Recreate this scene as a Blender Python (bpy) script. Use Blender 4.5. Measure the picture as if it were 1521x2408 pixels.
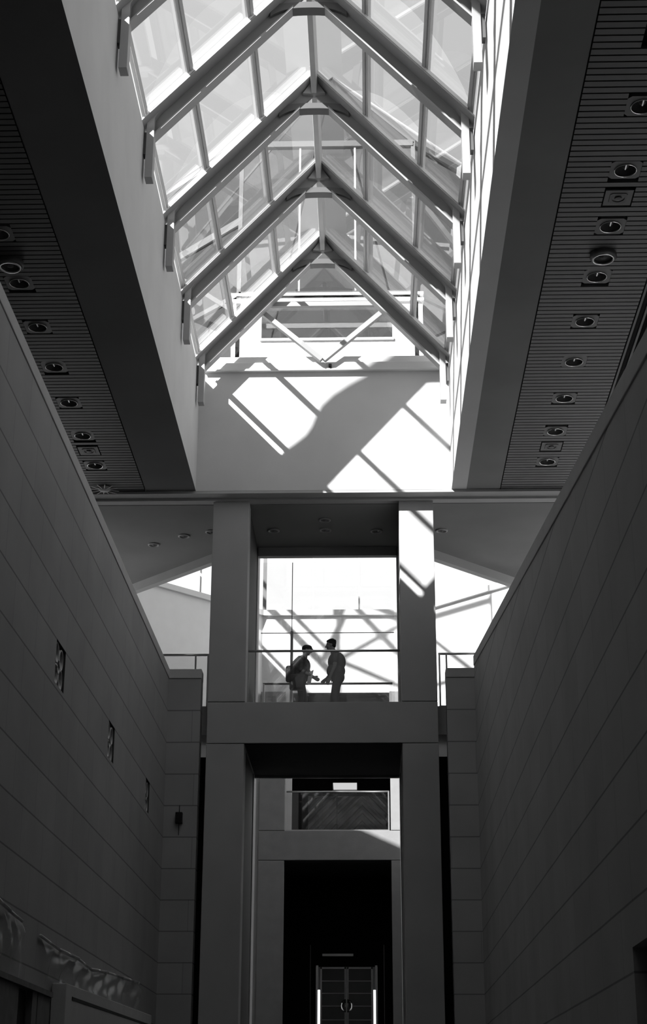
import bpy, bmesh, math, random
from mathutils import Vector, Matrix
random.seed(4)
for o in list(bpy.data.objects): bpy.data.objects.remove(o)
S = bpy.context.scene
COL = S.collection

# ------------------------------------------------------------------ camera, world, sun, exposure
R = [[0.9996331251235424, -0.007013540394448176, -0.026161525316309202],
     [0.026928268626119647, 0.3612145428731584, 0.9320938377468949],
     [0.002912645625541118, -0.9324563605167111, 0.36127088483212894]]
cam_d = bpy.data.cameras.new('camera'); cam = bpy.data.objects.new('camera', cam_d); COL.objects.link(cam)
M = Matrix.Identity(4)
for i in range(3):
    M[i][0] = R[i][0]; M[i][1] = -R[i][1]; M[i][2] = -R[i][2]
cam.matrix_world = M
cam_d.sensor_fit = 'VERTICAL'; cam_d.sensor_height = 36.0; cam_d.sensor_width = 36.0
cam_d.lens = 3721.0 * 36.0 / 2408.0
cam_d.clip_start = 0.1; cam_d.clip_end = 500
S.camera = cam

W = bpy.data.worlds.new('sky'); S.world = W; W.use_nodes = True
bg = W.node_tree.nodes['Background']; bg.inputs[0].default_value = (1, 1, 1, 1); bg.inputs[1].default_value = 1.35

SUN = Vector((0.727, 1.0, -0.763)).normalized()
sd = bpy.data.lights.new('sun', 'SUN'); sd.energy = 29.0; sd.angle = math.radians(0.7)
sun = bpy.data.objects.new('sun', sd); COL.objects.link(sun); sun.location = (-20, 0, 30)
sun.rotation_euler = SUN.to_track_quat('-Z', 'Y').to_euler()

S.view_settings.view_transform = 'Standard'; S.view_settings.look = 'None'
S.view_settings.exposure = 0.0; S.view_settings.gamma = 1.0; S.view_settings.use_curve_mapping = False

# ------------------------------------------------------------------ materials
def mat(name, v, rough=0.8, metal=0.0, noise=0.08, scale=3.0, bump=0.02, spec=0.3, emis=0.0, alpha=None):
    m = bpy.data.materials.new(name); m.use_nodes = True
    nt = m.node_tree; N = nt.nodes; b = N['Principled BSDF']
    b.inputs['Roughness'].default_value = rough; b.inputs['Metallic'].default_value = metal
    b.inputs['Specular IOR Level'].default_value = spec
    tc = N.new('ShaderNodeTexCoord'); nz = N.new('ShaderNodeTexNoise'); nz.inputs['Scale'].default_value = scale
    nz.inputs['Detail'].default_value = 6
    nt.links.new(tc.outputs['Object'], nz.inputs['Vector'])
    r = N.new('ShaderNodeMapRange'); r.inputs['From Min'].default_value = .25; r.inputs['From Max'].default_value = .75
    r.inputs['To Min'].default_value = v * (1 - noise); r.inputs['To Max'].default_value = v * (1 + noise)
    nt.links.new(nz.outputs['Fac'], r.inputs['Value'])
    nt.links.new(r.outputs['Result'], b.inputs['Base Color'])
    if bump:
        n2 = N.new('ShaderNodeTexNoise'); n2.inputs['Scale'].default_value = scale * 12
        nt.links.new(tc.outputs['Object'], n2.inputs['Vector'])
        bp = N.new('ShaderNodeBump'); bp.inputs['Strength'].default_value = bump * 4; bp.inputs['Distance'].default_value = .02
        nt.links.new(n2.outputs['Fac'], bp.inputs['Height']); nt.links.new(bp.outputs['Normal'], b.inputs['Normal'])
    if emis:
        b.inputs['Emission Color'].default_value = (1, 1, 1, 1); b.inputs['Emission Strength'].default_value = emis
    return m

def stone(name, v, joint_h=0.50, joint_v=0.74, period=1.22):
    """coursed stone: joints every .593 m in z, staggered heads along x+y"""
    m = mat(name, v, rough=.85, noise=.10, scale=.9, bump=.015, spec=.2)
    nt = m.node_tree; N = nt.nodes; L = nt.links; b = N['Principled BSDF']
    src = b.inputs['Base Color'].links[0].from_socket
    def math_(op, a, bb=None, c=None):
        n = N.new('ShaderNodeMath'); n.operation = op
        for i, x in enumerate((a, bb, c)):
            if x is None: continue
            if isinstance(x, (int, float)): n.inputs[i].default_value = x
            else: L.new(x, n.inputs[i])
        return n.outputs[0]
    tc = N.new('ShaderNodeTexCoord'); sp = N.new('ShaderNodeSeparateXYZ'); L.new(tc.outputs['Object'], sp.inputs[0])
    x, y, z = sp.outputs
    q = math_('MULTIPLY', math_('SUBTRACT', z, 2.22), math_('SUBTRACT', z, 8.15))
    zz = math_('MULTIPLY_ADD', q, -0.014, z)
    nw = N.new('ShaderNodeTexNoise'); nw.inputs['Scale'].default_value = .7; L.new(tc.outputs['Object'], nw.inputs['Vector'])
    wob = math_('MULTIPLY_ADD', nw.outputs['Fac'], .02, -.01)
    v_ = math_('ADD', math_('DIVIDE', math_('SUBTRACT', zz, 2.22 - 5.93), .593), wob)
    row = math_('FLOOR', v_); fv = math_('FRACT', v_)
    dh = math_('MINIMUM', fv, math_('SUBTRACT', 1.0, fv))
    u = math_('DIVIDE', math_('ADD', math_('ADD', x, y), .12), period)
    jit = math_('FRACT', math_('MULTIPLY', math_('SINE', math_('MULTIPLY', row, 12.9898)), 43758.5))
    u2 = math_('ADD', u, math_('ADD', math_('MULTIPLY', row, .5), math_('MULTIPLY', jit, .12)))
    fu = math_('FRACT', u2); du = math_('MINIMUM', fu, math_('SUBTRACT', 1.0, fu))
    def line(d, w, dark):
        r = N.new('ShaderNodeMapRange'); r.interpolation_type = 'SMOOTHSTEP'
        r.inputs['From Min'].default_value = w * .4; r.inputs['From Max'].default_value = w
        r.inputs['To Min'].default_value = dark; r.inputs['To Max'].default_value = 1.0
        L.new(d, r.inputs['Value']); return r.outputs['Result']
    k = math_('MULTIPLY', line(dh, .026, joint_h), line(du, .008, joint_v))
    blk = math_('FRACT', math_('MULTIPLY', math_('SINE', math_('ADD', math_('MULTIPLY', row, 7.13), math_('MULTIPLY', math_('FLOOR', u2), 3.71))), 917.3))
    tone = math_('MULTIPLY_ADD', blk, .07, .965)
    L.new(math_('MULTIPLY', math_('MULTIPLY', src, k), tone), b.inputs['Base Color'])
    return m

def glassmat(name, tint=0.6, refl=0.5, rough=0.0, base=0.04):
    m = bpy.data.materials.new(name); m.use_nodes = True; nt = m.node_tree; N = nt.nodes; L = nt.links
    N.remove(N['Principled BSDF']); out = N['Material Output']
    t = N.new('ShaderNodeBsdfTransparent'); t.inputs[0].default_value = (tint, tint, tint, 1)
    g = N.new('ShaderNodeBsdfGlossy'); g.inputs['Roughness'].default_value = rough; g.inputs[0].default_value = (1, 1, 1, 1)
    geo = N.new('ShaderNodeNewGeometry'); dt = N.new('ShaderNodeVectorMath'); dt.operation = 'DOT_PRODUCT'
    L.new(geo.outputs['Normal'], dt.inputs[0]); L.new(geo.outputs['Incoming'], dt.inputs[1])
    ab = N.new('ShaderNodeMath'); ab.operation = 'ABSOLUTE'; L.new(dt.outputs['Value'], ab.inputs[0])
    om = N.new('ShaderNodeMath'); om.operation = 'SUBTRACT'; om.inputs[0].default_value = 1.0; L.new(ab.outputs[0], om.inputs[1])
    pw = N.new('ShaderNodeMath'); pw.operation = 'POWER'; L.new(om.outputs[0], pw.inputs[0]); pw.inputs[1].default_value = 4.0
    fr = pw
    tc = N.new('ShaderNodeTexCoord'); nz = N.new('ShaderNodeTexNoise'); nz.inputs['Scale'].default_value = .8
    L.new(tc.outputs['Object'], nz.inputs['Vector'])
    r = N.new('ShaderNodeMapRange'); r.inputs['To Min'].default_value = refl * .8; r.inputs['To Max'].default_value = refl * 1.2
    L.new(nz.outputs['Fac'], r.inputs['Value'])
    mm = N.new('ShaderNodeMath'); mm.operation = 'MULTIPLY_ADD'; mm.use_clamp = True
    L.new(fr.outputs[0], mm.inputs[0]); L.new(r.outputs[0], mm.inputs[1]); mm.inputs[2].default_value = base
    mx = N.new('ShaderNodeMixShader'); L.new(mm.outputs[0], mx.inputs[0]); L.new(t.outputs[0], mx.inputs[1]); L.new(g.outputs[0], mx.inputs[2])
    L.new(mx.outputs[0], out.inputs['Surface'])
    return m

def filmmat(name, tint, white):
    """translucent frosted film: partly clear, partly scattering"""
    m = bpy.data.materials.new(name); m.use_nodes = True; nt = m.node_tree; N = nt.nodes; L = nt.links
    N.remove(N['Principled BSDF']); out = N['Material Output']
    t = N.new('ShaderNodeBsdfTransparent'); t.inputs[0].default_value = (tint, tint, tint, 1)
    d = N.new('ShaderNodeBsdfTranslucent'); nz = N.new('ShaderNodeTexNoise'); nz.inputs['Scale'].default_value = 2
    tc = N.new('ShaderNodeTexCoord'); L.new(tc.outputs['Object'], nz.inputs['Vector'])
    r = N.new('ShaderNodeMapRange'); r.inputs['To Min'].default_value = .75; r.inputs['To Max'].default_value = .9
    L.new(nz.outputs['Fac'], r.inputs['Value']); L.new(r.outputs[0], d.inputs[0])
    mx = N.new('ShaderNodeMixShader'); mx.inputs[0].default_value = white
    L.new(t.outputs[0], mx.inputs[1]); L.new(d.outputs[0], mx.inputs[2]); L.new(mx.outputs[0], out.inputs['Surface'])
    return m

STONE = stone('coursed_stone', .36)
STONER = stone('coursed_stone_right_lit', .46)  # same stone, colour raised to stand in for light on the right wall
WEB = mat('shade_toned_steel_web', .24, rough=.6, noise=.04, bump=0)  # frame steel darkened to paint the web's shade under the flange
COPING = mat('coping_stone', .52, noise=.05)
PLASTER = mat('pale_concrete_plaster', .56, noise=.05, scale=1.2, bump=.01)
CONC = mat('cast_concrete', .42, noise=.10, scale=.8, bump=.012)
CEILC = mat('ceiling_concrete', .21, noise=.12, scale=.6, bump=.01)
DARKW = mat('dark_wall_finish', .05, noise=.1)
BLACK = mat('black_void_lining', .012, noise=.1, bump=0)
SLAT = mat('dark_ceiling_slat', .13, rough=.5, noise=.06, bump=0)
STEEL = mat('grey_painted_steel', .34, rough=.5, noise=.04, bump=0)
WHITE = mat('white_painted_bar', .8, rough=.5, noise=.03, bump=0)
MULL = mat('grey_anodised_mullion', .45, rough=.4, noise=.04, bump=0, metal=.2)
COLLAR = mat('shade_toned_steel_collar', .12, rough=.5, noise=.04, bump=0)  # frame steel darkened so the collar reads as out of the sun
CHROME = mat('chrome', .75, rough=.12, metal=1.0, noise=.05, bump=0)
RAILM = mat('brushed_steel_rail', .5, rough=.3, metal=.9, noise=.05, bump=0)
PLATE = mat('dark_lamp_plate', .10, rough=.5, noise=.06, bump=0)
FLOORM = mat('polished_grey_floor', .08, rough=.4, noise=.1)
WFACE = mat('white_wall_paint', .60, noise=.03, bump=.005)
GLASS = glassmat('skylight_glass', .53, .75, 0.0, .06)
CLEAR = glassmat('clear_glass', .93, .45)
TINT = glassmat('tinted_glass', .45, .8)
ARC_TINT = filmmat('arched_tint_sheet', .77, .04)
LSTEEL = mat('light_grey_lantern_steel', .13, rough=.5, noise=.04, bump=0)
ROOFG = glassmat('lantern_roof_glass', .48, .6)
SIDEG = glassmat('lantern_side_glass', .55, .6)
LAMP = mat('lamp_diffuser', .8, emis=.62, bump=0)
DAYL = mat('daylit_glass_slot', .8, emis=2.5, bump=0)

# ------------------------------------------------------------------ mesh helpers
class MB:
    def __init__(s): s.v = []; s.f = []
    def add(s, vs, fs):
        n = len(s.v); s.v += [tuple(v) for v in vs]; s.f += [tuple(i + n for i in f) for f in fs]; return s
    def box(s, x0, x1, y0, y1, z0, z1):
        vs = [(x, y, z) for x in (x0, x1) for y in (y0, y1) for z in (z0, z1)]
        return s.add(vs, [(0, 1, 3, 2), (4, 6, 7, 5), (0, 4, 5, 1), (2, 3, 7, 6), (0, 2, 6, 4), (1, 5, 7, 3)])
    def bar(s, p, q, w, h, up=(0, 0, 1), off=(0, 0)):
        """box from p to q, w across, h along up"""
        p = Vector(p); q = Vector(q); d = (q - p).normalized(); up = Vector(up)
        a = d.cross(up).normalized(); u = a.cross(d).normalized()
        o = a * off[0] + u * off[1]
        vs = []
        for c in (p, q):
            for i, j in ((-1, -1), (1, -1), (1, 1), (-1, 1)): vs.append(c + o + a * (i * w / 2) + u * (j * h / 2))
        return s.add(vs, [(3, 2, 1, 0), (4, 5, 6, 7), (0, 1, 5, 4), (1, 2, 6, 5), (2, 3, 7, 6), (3, 0, 4, 7)])
    def prism(s, poly, axis, a, b):
        """poly = 2D points; axis the extrusion axis (0,1,2) between a and b"""
        def P(p, t):
            l = [p[0], p[1]]; l.insert(axis, t); return l
        n = len(poly); vs = [P(p, a) for p in poly] + [P(p, b) for p in poly]
        return s.add(vs, [tuple(range(n))[::-1], tuple(range(n, 2 * n))] + [(i, (i + 1) % n, n + (i + 1) % n, n + i) for i in range(n)])
    def tube(s, p, q, r0, r1=None, n=16, cap=True):
        r1 = r0 if r1 is None else r1
        p = Vector(p); q = Vector(q); d = (q - p).normalized(); t = Vector((0, 0, 1)) if abs(d.z) < .9 else Vector((1, 0, 0))
        a = d.cross(t).normalized(); b = d.cross(a)
        vs = [c + (a * math.cos(2 * math.pi * i / n) + b * math.sin(2 * math.pi * i / n)) * r for c, r in ((p, r0), (q, r1)) for i in range(n)]
        fs = [(i, (i + 1) % n, n + (i + 1) % n, n + i) for i in range(n)]
        if cap: fs += [tuple(range(n))[::-1], tuple(range(n, 2 * n))]
        return s.add(vs, fs)
    def lathe(s, prof, c=(0, 0, 0), n=28, closed=False, ax=(1, 0, 0), ay=(0, 1, 0), az=(0, 0, 1)):
        c = Vector(c); ax = Vector(ax); ay = Vector(ay); az = Vector(az)
        vs = [c + (ax * math.cos(2 * math.pi * i / n) + ay * math.sin(2 * math.pi * i / n)) * r + az * z for r, z in prof for i in range(n)]
        m = len(prof); fs = []
        for j in range(m if closed else m - 1):
            k = (j + 1) % m
            fs += [(j * n + i, j * n + (i + 1) % n, k * n + (i + 1) % n, k * n + i) for i in range(n)]
        return s.add(vs, fs)
    def quad(s, a, b, c, d): return s.add([a, b, c, d], [(0, 1, 2, 3)])
    def build(s, name, m, parent=None, smooth=False, bevel=0, origin=None):
        me = bpy.data.meshes.new(name)
        vs = s.v
        if parent is not None:
            w = parent_world(parent); vs = [(x - w[0], y - w[1], z - w[2]) for x, y, z in vs]
        elif origin is not None:
            vs = [(x - origin[0], y - origin[1], z - origin[2]) for x, y, z in vs]
        me.from_pydata([tuple(v) for v in vs], [], s.f); me.update()
        bm = bmesh.new(); bm.from_mesh(me); bmesh.ops.recalc_face_normals(bm, faces=bm.faces); bm.to_mesh(me); bm.free()
        me.materials.append(m)
        o = bpy.data.objects.new(name, me); COL.objects.link(o)
        if parent is not None: o.parent = parent
        elif origin is not None: o.location = origin
        if smooth:
            for p in me.polygons: p.use_smooth = True
        if bevel:
            b = o.modifiers.new('bevel', 'BEVEL'); b.width = bevel; b.segments = 2; b.limit_method = 'ANGLE'
        return o

def parent_world(o):
    x, y, z = o.location
    while o.parent is not None:
        o = o.parent; x += o.location[0]; y += o.location[1]; z += o.location[2]
    return (x, y, z)

def tag(o, label, cat, group=None, kind=None):
    o['label'] = label; o['category'] = cat
    if group: o['group'] = group
    if kind: o['kind'] = kind
    return o
def struct(o): o['kind'] = 'structure'; return o
def thing(name, loc, label, cat, group=None):
    o = bpy.data.objects.new(name, None); o.empty_display_size = .2; COL.objects.link(o); o.location = loc
    return tag(o, label, cat, group)
def copy_tree(o, parent=None, dloc=None):
    c = o.copy(); COL.objects.link(c)
    if parent is not None: c.parent = parent
    elif dloc is not None: c.location = dloc
    for ch in [x for x in bpy.data.objects if x.parent == o]: copy_tree(ch, c)
    return c
ORD = ['first', 'second', 'third', 'fourth', 'fifth', 'sixth', 'seventh', 'eighth', 'ninth', 'tenth', 'eleventh', 'twelfth']

# ------------------------------------------------------------------ dimensions
XL, XR = -3.86, 2.11          # faces of the stone side walls
SL, SR = -3.42, 1.75          # faces of the skylight shaft
CX = -.855                    # centre line
ZC = 11.97                    # ceiling underside
YE = 29.65                    # shaft end wall
YB = 30.0                     # bridge front face
ZB = 7.67                     # bridge floor
YN = 2.0                      # near end of the shaft
def floor_z(y): return -1.6 + .081 * y

# ------------------------------------------------------------------ floor and side walls
f = MB(); f.prism([(-6, floor_z(-6)), (56, floor_z(56)), (56, floor_z(56) - .3), (-6, floor_z(-6) - .3)], 0, -9, 7.2)
struct(f.build('floor', FLOORM))

w = MB()
def faceX(mb, X, ys, zs, holes):
    for i in range(len(ys) - 1):
        for j in range(len(zs) - 1):
            if (i, j) in holes: continue
            mb.quad((X, ys[i], zs[j]), (X, ys[i + 1], zs[j]), (X, ys[i + 1], zs[j + 1]), (X, ys[i], zs[j + 1]))
vent_y = [(18.94, 19.56), (23.18, 23.76), (27.40, 27.90)]
VZ0, VZ1 = 5.12, 5.665
ys = [-6] + [a for t in vent_y for a in t] + [30.0]
faceX(w, XL, ys, [-2.3, VZ0, VZ1, 8.15], {(1, 1), (3, 1), (5, 1)})
w.add([(XL - .42, -6, -2.3), (XL - .42, 30, -2.3), (XL - .42, 30, 8.15), (XL - .42, -6, 8.15), (XL, -6, -2.3), (XL, 30, -2.3), (XL, 30, 8.15), (XL, -6, 8.15)],
      [(0, 1, 2, 3), (3, 2, 6, 7), (0, 3, 7, 4), (0, 4, 5, 1)])
w.box(XL - .42, -3.225, 30.0, 30.35, -.3, 8.15)
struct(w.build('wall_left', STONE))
w = MB(); w.box(XL - .42, XL + .012, -6, 30.0, 8.15, 8.34); w.box(XL - .42, -3.22, 29.985, 30.35, 8.15, 8.34)
struct(w.build('trim_1', COPING, bevel=.012))

sl = .1566
def zt(y): return 5.54 + sl * (y - 10.58)
w = MB()
w.prism([(-6, -2.3), (11.0, -2.3), (11.0, 1.33), (13.09, 1.33), (13.09, -2.3), (30, -1), (30, zt(30) - .2), (-6, zt(-6) - .2)], 0, XR, XR + .42)
w.box(1.56, XR + .42, 30.0, 30.35, -.3, 8.15)
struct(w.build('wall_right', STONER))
w = MB(); w.prism([(-6, zt(-6) - .2), (30, zt(30) - .2), (30, zt(30)), (-6, zt(-6))], 0, XR - .012, XR + .42)
w.box(1.555, XR + .42, 29.985, 30.35, 8.15, 8.34)
struct(w.build('trim_2', COPING, bevel=.012))
# dark doorway in the right wall
d = MB(); d.box(XR + .3, XR + .36, 11.0, 13.09, floor_z(11), 1.33)
struct(d.build('door_1', BLACK))

# upper side galleries (slabs and outer walls), near wall
g = MB(); g.box(-9, XL - .42, -6, 32.9, 7.1, 7.67); g.box(XL - .42, -3.1, 30.36, 32.9, 7.1, 7.67)
struct(g.build('floor_gallery_left', CONC))
g = MB(); g.prism([(-6, zt(-6) - 1.6), (30.3, zt(30.3) - 1.6), (30.3, zt(30.3) - 2), (-6, zt(-6) - 2)], 0, XR + .42, 7); g.box(1.4, 7, 30.36, 32.9, 7.1, 7.67)
struct(g.build('floor_gallery_right', CONC))
g = MB(); g.box(-9.2, -9, -6, 32.9, -2.3, 12.3); struct(g.build('wall_outer_left', DARKW))
g = MB(); g.box(7, 7.2, -6, 32.9, -2.3, 12.3); struct(g.build('wall_outer_right', CONC))
g = MB(); g.box(-9.2, 7.2, -6.2, -6, -2.6, 12.3); struct(g.build('wall_back', CONC))

# ------------------------------------------------------------------ ceiling
c = MB()
YS0, YS1 = YN, 29.68
c.box(-4.43, SL - .001, YN, YE, ZC, ZC + .3); c.box(-9.2, -6.25, YN, YE, ZC, ZC + .3)
c.box(-6.25, -4.43, YN, YE, ZC + .22, ZC + .3)
struct(c.build('ceiling_left', mat('shade_toned_ceiling_concrete', .12, noise=.12, scale=.6, bump=.01))); c = MB()  # concrete darkened to paint in the weaker light on the left ceiling
c.box(SR + .3, 2.72, YN, YE, ZC, ZC + .3); c.box(4.62, 7.2, YN, YE, ZC, ZC + .3)
c.box(2.72, 4.62, YN, YE, ZC + .22, ZC + .3)
c.box(-9.2, 7.2, -6.2, YN, ZC, ZC + .3)
c.box(SR + .001, SR + .32, YN, YE, ZC + .001, ZC + .02)
struct(c.build('ceiling', CEILC))
# dark linings above the slats
for nm, a, b in (('ceiling_void_left', -6.25, -4.43), ('ceiling_void_right', 2.72, 4.62)):
    c = MB(); c.box(a, b, YN, 29.68, ZC + .19, ZC + .215); struct(c.build(nm, BLACK))
# slats, with rectangles left open for the fittings
LIGHT_L = [(-5.25, 28.30 - 1.433 * k) for k in range(9)]
LIGHT_R = [(3.53, 28.28 - 1.431 * k) for k in range(10)]
PAN_R = [(3.53, 27.54), (3.53, 18.94)]; PAN_L = [(-5.25, 27.58)]
SPK = [(3.53, 20.45), (-5.25, 20.50)]
def slats(name, x0, x1, fits, sm_):
    c = MB(); n = int((29.66 - YN) / .125)
    for i in range(n):
        y1 = 29.66 - .125 * i; y0 = y1 - .098; cuts = []
        for (fx, fy, h) in fits:
            if y0 < fy + h and y1 > fy - h: cuts.append((fx - h - .01, fx + h + .01))
        xs = x0
        for a, b in sorted(cuts): c.box(xs, a, y0, y1, ZC, ZC + .05); xs = b
        c.box(xs, x1, y0, y1, ZC, ZC + .05)
    return struct(c.build(name, sm_))
slats('ceiling_slats_left', -6.23, -4.45, [(x, y, .2) for x, y in LIGHT_L] + [(x, y, .2) for x, y in PAN_L], mat('shade_toned_ceiling_slat', .055, rough=.5, noise=.06, bump=0))  # left slats darkened in colour to stand in for shade
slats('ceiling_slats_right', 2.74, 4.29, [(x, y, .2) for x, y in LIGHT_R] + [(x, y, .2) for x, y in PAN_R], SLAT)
c = MB()
for x in (4.31, 4.43, 4.55): c.box(x, x + .035, YN, 29.66, ZC - .01, ZC + .06)
struct(c.build('trim_3', SLAT))

# ceiling beyond the shaft end wall, over the bridge, with stepped lip and fascia
HO = 2.14; AP = 5.54; CY = 38.47
def octa(h=HO, a=AP, cx=CX, cy=CY):
    return [(cx - h, cy - a), (cx + h, cy - a), (cx + a, cy - h), (cx + a, cy + h), (cx + h, cy + a), (cx - h, cy + a), (cx - a, cy + h), (cx - a, cy - h)]
OC = octa()
c = MB()

# soffit polygon up to the front of the octagonal well
pl = [(-9.2, YE + .62), (7.2, YE + .62), (7.2, 41), (OC[2][0], 41), (OC[2][0], OC[2][1]), OC[1], OC[0], (OC[7][0], OC[7][1]), (OC[7][0], 41), (-9.2, 41)]
def poly_slab(mb, pts, z0, z1):
    import mathutils
    tess = mathutils.geometry.tessellate_polygon([[Vector((x, y, 0)) for x, y in pts]])
    n = len(pts); vs = [(x, y, z0) for x, y in pts] + [(x, y, z1) for x, y in pts]
    fs = [tuple(t) for t in tess] + [tuple(i + n for i in t)[::-1] for t in tess] + [(i, (i + 1) % n, n + (i + 1) % n, n + i) for i in range(n)]
    mb.add(vs, fs)
poly_slab(c, pl, 11.90, 12.2)
struct(c.build('ceiling_bridge', CEILC))
c = MB(); c.box(-9.2, 7.2, YE + .001, YE + .63, 11.91, 11.96); c.box(-6.2, 4.4, YE + .27, YE + .35, 11.86, 11.91)
struct(c.build('trim_6', CONC))
c = MB()
for a, b in ((OC[0], OC[1]), (OC[1], OC[2]), (OC[7], OC[0])):
    A = Vector((a[0], a[1], 0)); B = Vector((b[0], b[1], 0))
    zt2 = 13.6 if a is OC[7] else 14.1
    c.bar(A + Vector((0, 0, (11.7 + zt2) / 2)), B + Vector((0, 0, (11.7 + zt2) / 2)), .16, zt2 - 11.7)
struct(c.build('trim_4', CONC))

# ------------------------------------------------------------------ skylight shaft walls
ZT = 14.56
w = MB(); w.box(SL - .3, SL, YN, YE, ZC + .001, ZT); struct(w.build('wall_shaft_left', PLASTER))
w = MB(); w.box(SR, SR + .3, YN, YE, ZC, ZT); struct(w.build('wall_shaft_right', PLASTER))
w = MB(); w.box(SL - .3, SR + .3, YE, YE + .3, ZC - .005, 14.62); struct(w.build('wall_shaft_end', PLASTER))
w = MB(); w.box(SL - .3, SR + .3, YN - .3, YN, ZC, 15.0); w.prism([(SL - .3, 15), (SR + .3, 15), (CX, 17.9)], 1, YN - .3, YN)
struct(w.build('wall_shaft_near', PLASTER))
w = MB(); w.box(SL + .08, SR - .08, YE - .10, YE + .3, 14.62, 14.80); w.box(SL + .08, SR - .08, YE - .02, YE + .3, 14.80, 14.97)
w.box(SL + .08, SR - .08, YE - .13, YE - .1, 14.60, 14.645)
struct(w.build('trim_5', PLASTER, bevel=.008))
# weathered roof slab outside, and an added unseen fin shaped to cast the curved end-wall shadow
w = MB(); w.box(-14, SL - .3, -6, 32.8, 12.3, 12.5); w.box(SR + .3, 12, -6, 32.8, 12.3, 12.5); struct(w.build('ceiling_roof_deck', CONC))
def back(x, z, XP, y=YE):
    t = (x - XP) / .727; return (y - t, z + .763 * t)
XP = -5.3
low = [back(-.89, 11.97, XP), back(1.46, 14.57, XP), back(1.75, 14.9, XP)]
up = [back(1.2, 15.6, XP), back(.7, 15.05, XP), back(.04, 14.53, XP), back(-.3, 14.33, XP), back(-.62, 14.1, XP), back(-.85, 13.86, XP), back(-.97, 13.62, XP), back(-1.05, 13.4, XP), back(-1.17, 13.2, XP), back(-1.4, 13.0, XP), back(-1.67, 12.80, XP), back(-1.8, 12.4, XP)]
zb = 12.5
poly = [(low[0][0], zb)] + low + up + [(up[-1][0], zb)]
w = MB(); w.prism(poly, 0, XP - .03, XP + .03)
struct(w.build('wall_added_shadow_caster', CONC))

# ------------------------------------------------------------------ steel frames under the glass
BAY = 2.72; Y0 = 29.12
RZ = 17.50; SLP = 1.115; EX = 2.60     # apex of rafter top, slope, half span
def rz(x): return RZ - SLP * abs(x - CX)
def frame(y, label):
    t = thing('roof_truss', (CX, y, 13.66), label, 'steel frame', 'steel frames carrying the skylight')
    hw = .10
    for s in (-1, 1):
        xo = CX + s * 2.52
        p = MB(); p.prism([(xo, 13.66), (xo - s * .12, 13.66), (xo - s * .12, 14.75), (xo - s * .3, 15.05), (xo - s * .12, rz(xo - s * .12)), (xo, rz(xo))] if s > 0 else
                          [(xo, rz(xo)), (xo - s * .12, rz(xo - s * .12)), (xo - s * .3, 15.05), (xo - s * .12, 14.75), (xo - s * .12, 13.66), (xo, 13.66)], 1, y - hw, y + hw)
        p.build('post', STEEL, t, bevel=.006)
        b = MB(); b.box(min(xo, xo + s * .06), max(xo, xo + s * .06), y - .07, y + .07, 14.1, 14.5); b.build('wall_bracket', PLATE, t)
        # rafter: top chord, thin web, bottom flange
        x0 = CX + s * EX
        r = MB()
        def ch(dz0, dz1, w_, xa, xb):
            pts = [(xa, rz(xa) + dz0), (xb, rz(xb) + dz0), (xb, rz(xb) + dz1), (xa, rz(xa) + dz1)]
            r.prism(pts, 1, y - w_, y + w_)
        def ch2(mb, dz0, dz1, ya, yb, xa, xb):
            mb.prism([(xa, rz(xa) + dz0), (xb, rz(xb) + dz0), (xb, rz(xb) + dz1), (xa, rz(xa) + dz1)], 1, ya, yb)
        ch2(r, -.035, .0, y - .26, y + .08, x0, CX); ch2(r, -.36, -.315, y - .06, y + .15, x0 - s * .12, CX + s * .25)
        rf = r.build('rafter', STEEL, t)
        wb = MB(); ch2(wb, -.315, -.035, y + .01, y + .05, x0 - s * .1, CX); wb.build('web', WEB, rf)
    # curved collar at the apex
    k = MB(); n = 14; xs = [-.62 + 1.24 * i / n for i in range(n + 1)]
    lo = [(CX + x, RZ - .64 - .16 * (abs(x) / .62) ** 3.0) for x in xs]; hi = [(CX + x, RZ - .52 - .06 * (abs(x) / .62) ** 2) for x in xs]
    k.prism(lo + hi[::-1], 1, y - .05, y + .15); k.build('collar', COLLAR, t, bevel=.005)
    a = MB(); a.prism([(CX - .2, rz(CX - .2) - .1), (CX, RZ - .34), (CX + .2, rz(CX + .2) - .1), (CX, RZ)], 1, y - .06, y + .06)
    a.build('apex_gusset', STEEL, t)
    return t
FR = 10
fr_label = ['Grey steel portal frame with V braces standing at the skylight gable end'] + \
           ['Grey steel inverted-V skylight frame, %s in front of the braced gable frame' % ORD[i] for i in range(FR - 1)]
f0 = frame(Y0, fr_label[0])
proto = frame(Y0 - BAY, fr_label[1])
for i in range(2, FR):
    o = copy_tree(proto, None, (CX, Y0 - BAY * i, 13.66)); o['label'] = fr_label[i]
# gable bracing on the last frame
for s in (-1, 1):
    b = MB(); b.bar((CX + s * 1.36, Y0 + .2, 15.93), (CX + s * .02, Y0 + .3, 14.78), .10, .12, up=(0, 1, 0)); b.build('brace', STEEL, f0)
b = MB(); b.bar((CX - 1.36, Y0 + .2, 16.02), (CX + 1.36, Y0 + .2, 16.02), .1, .10); b.build('tie_bar', STEEL, f0)

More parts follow.
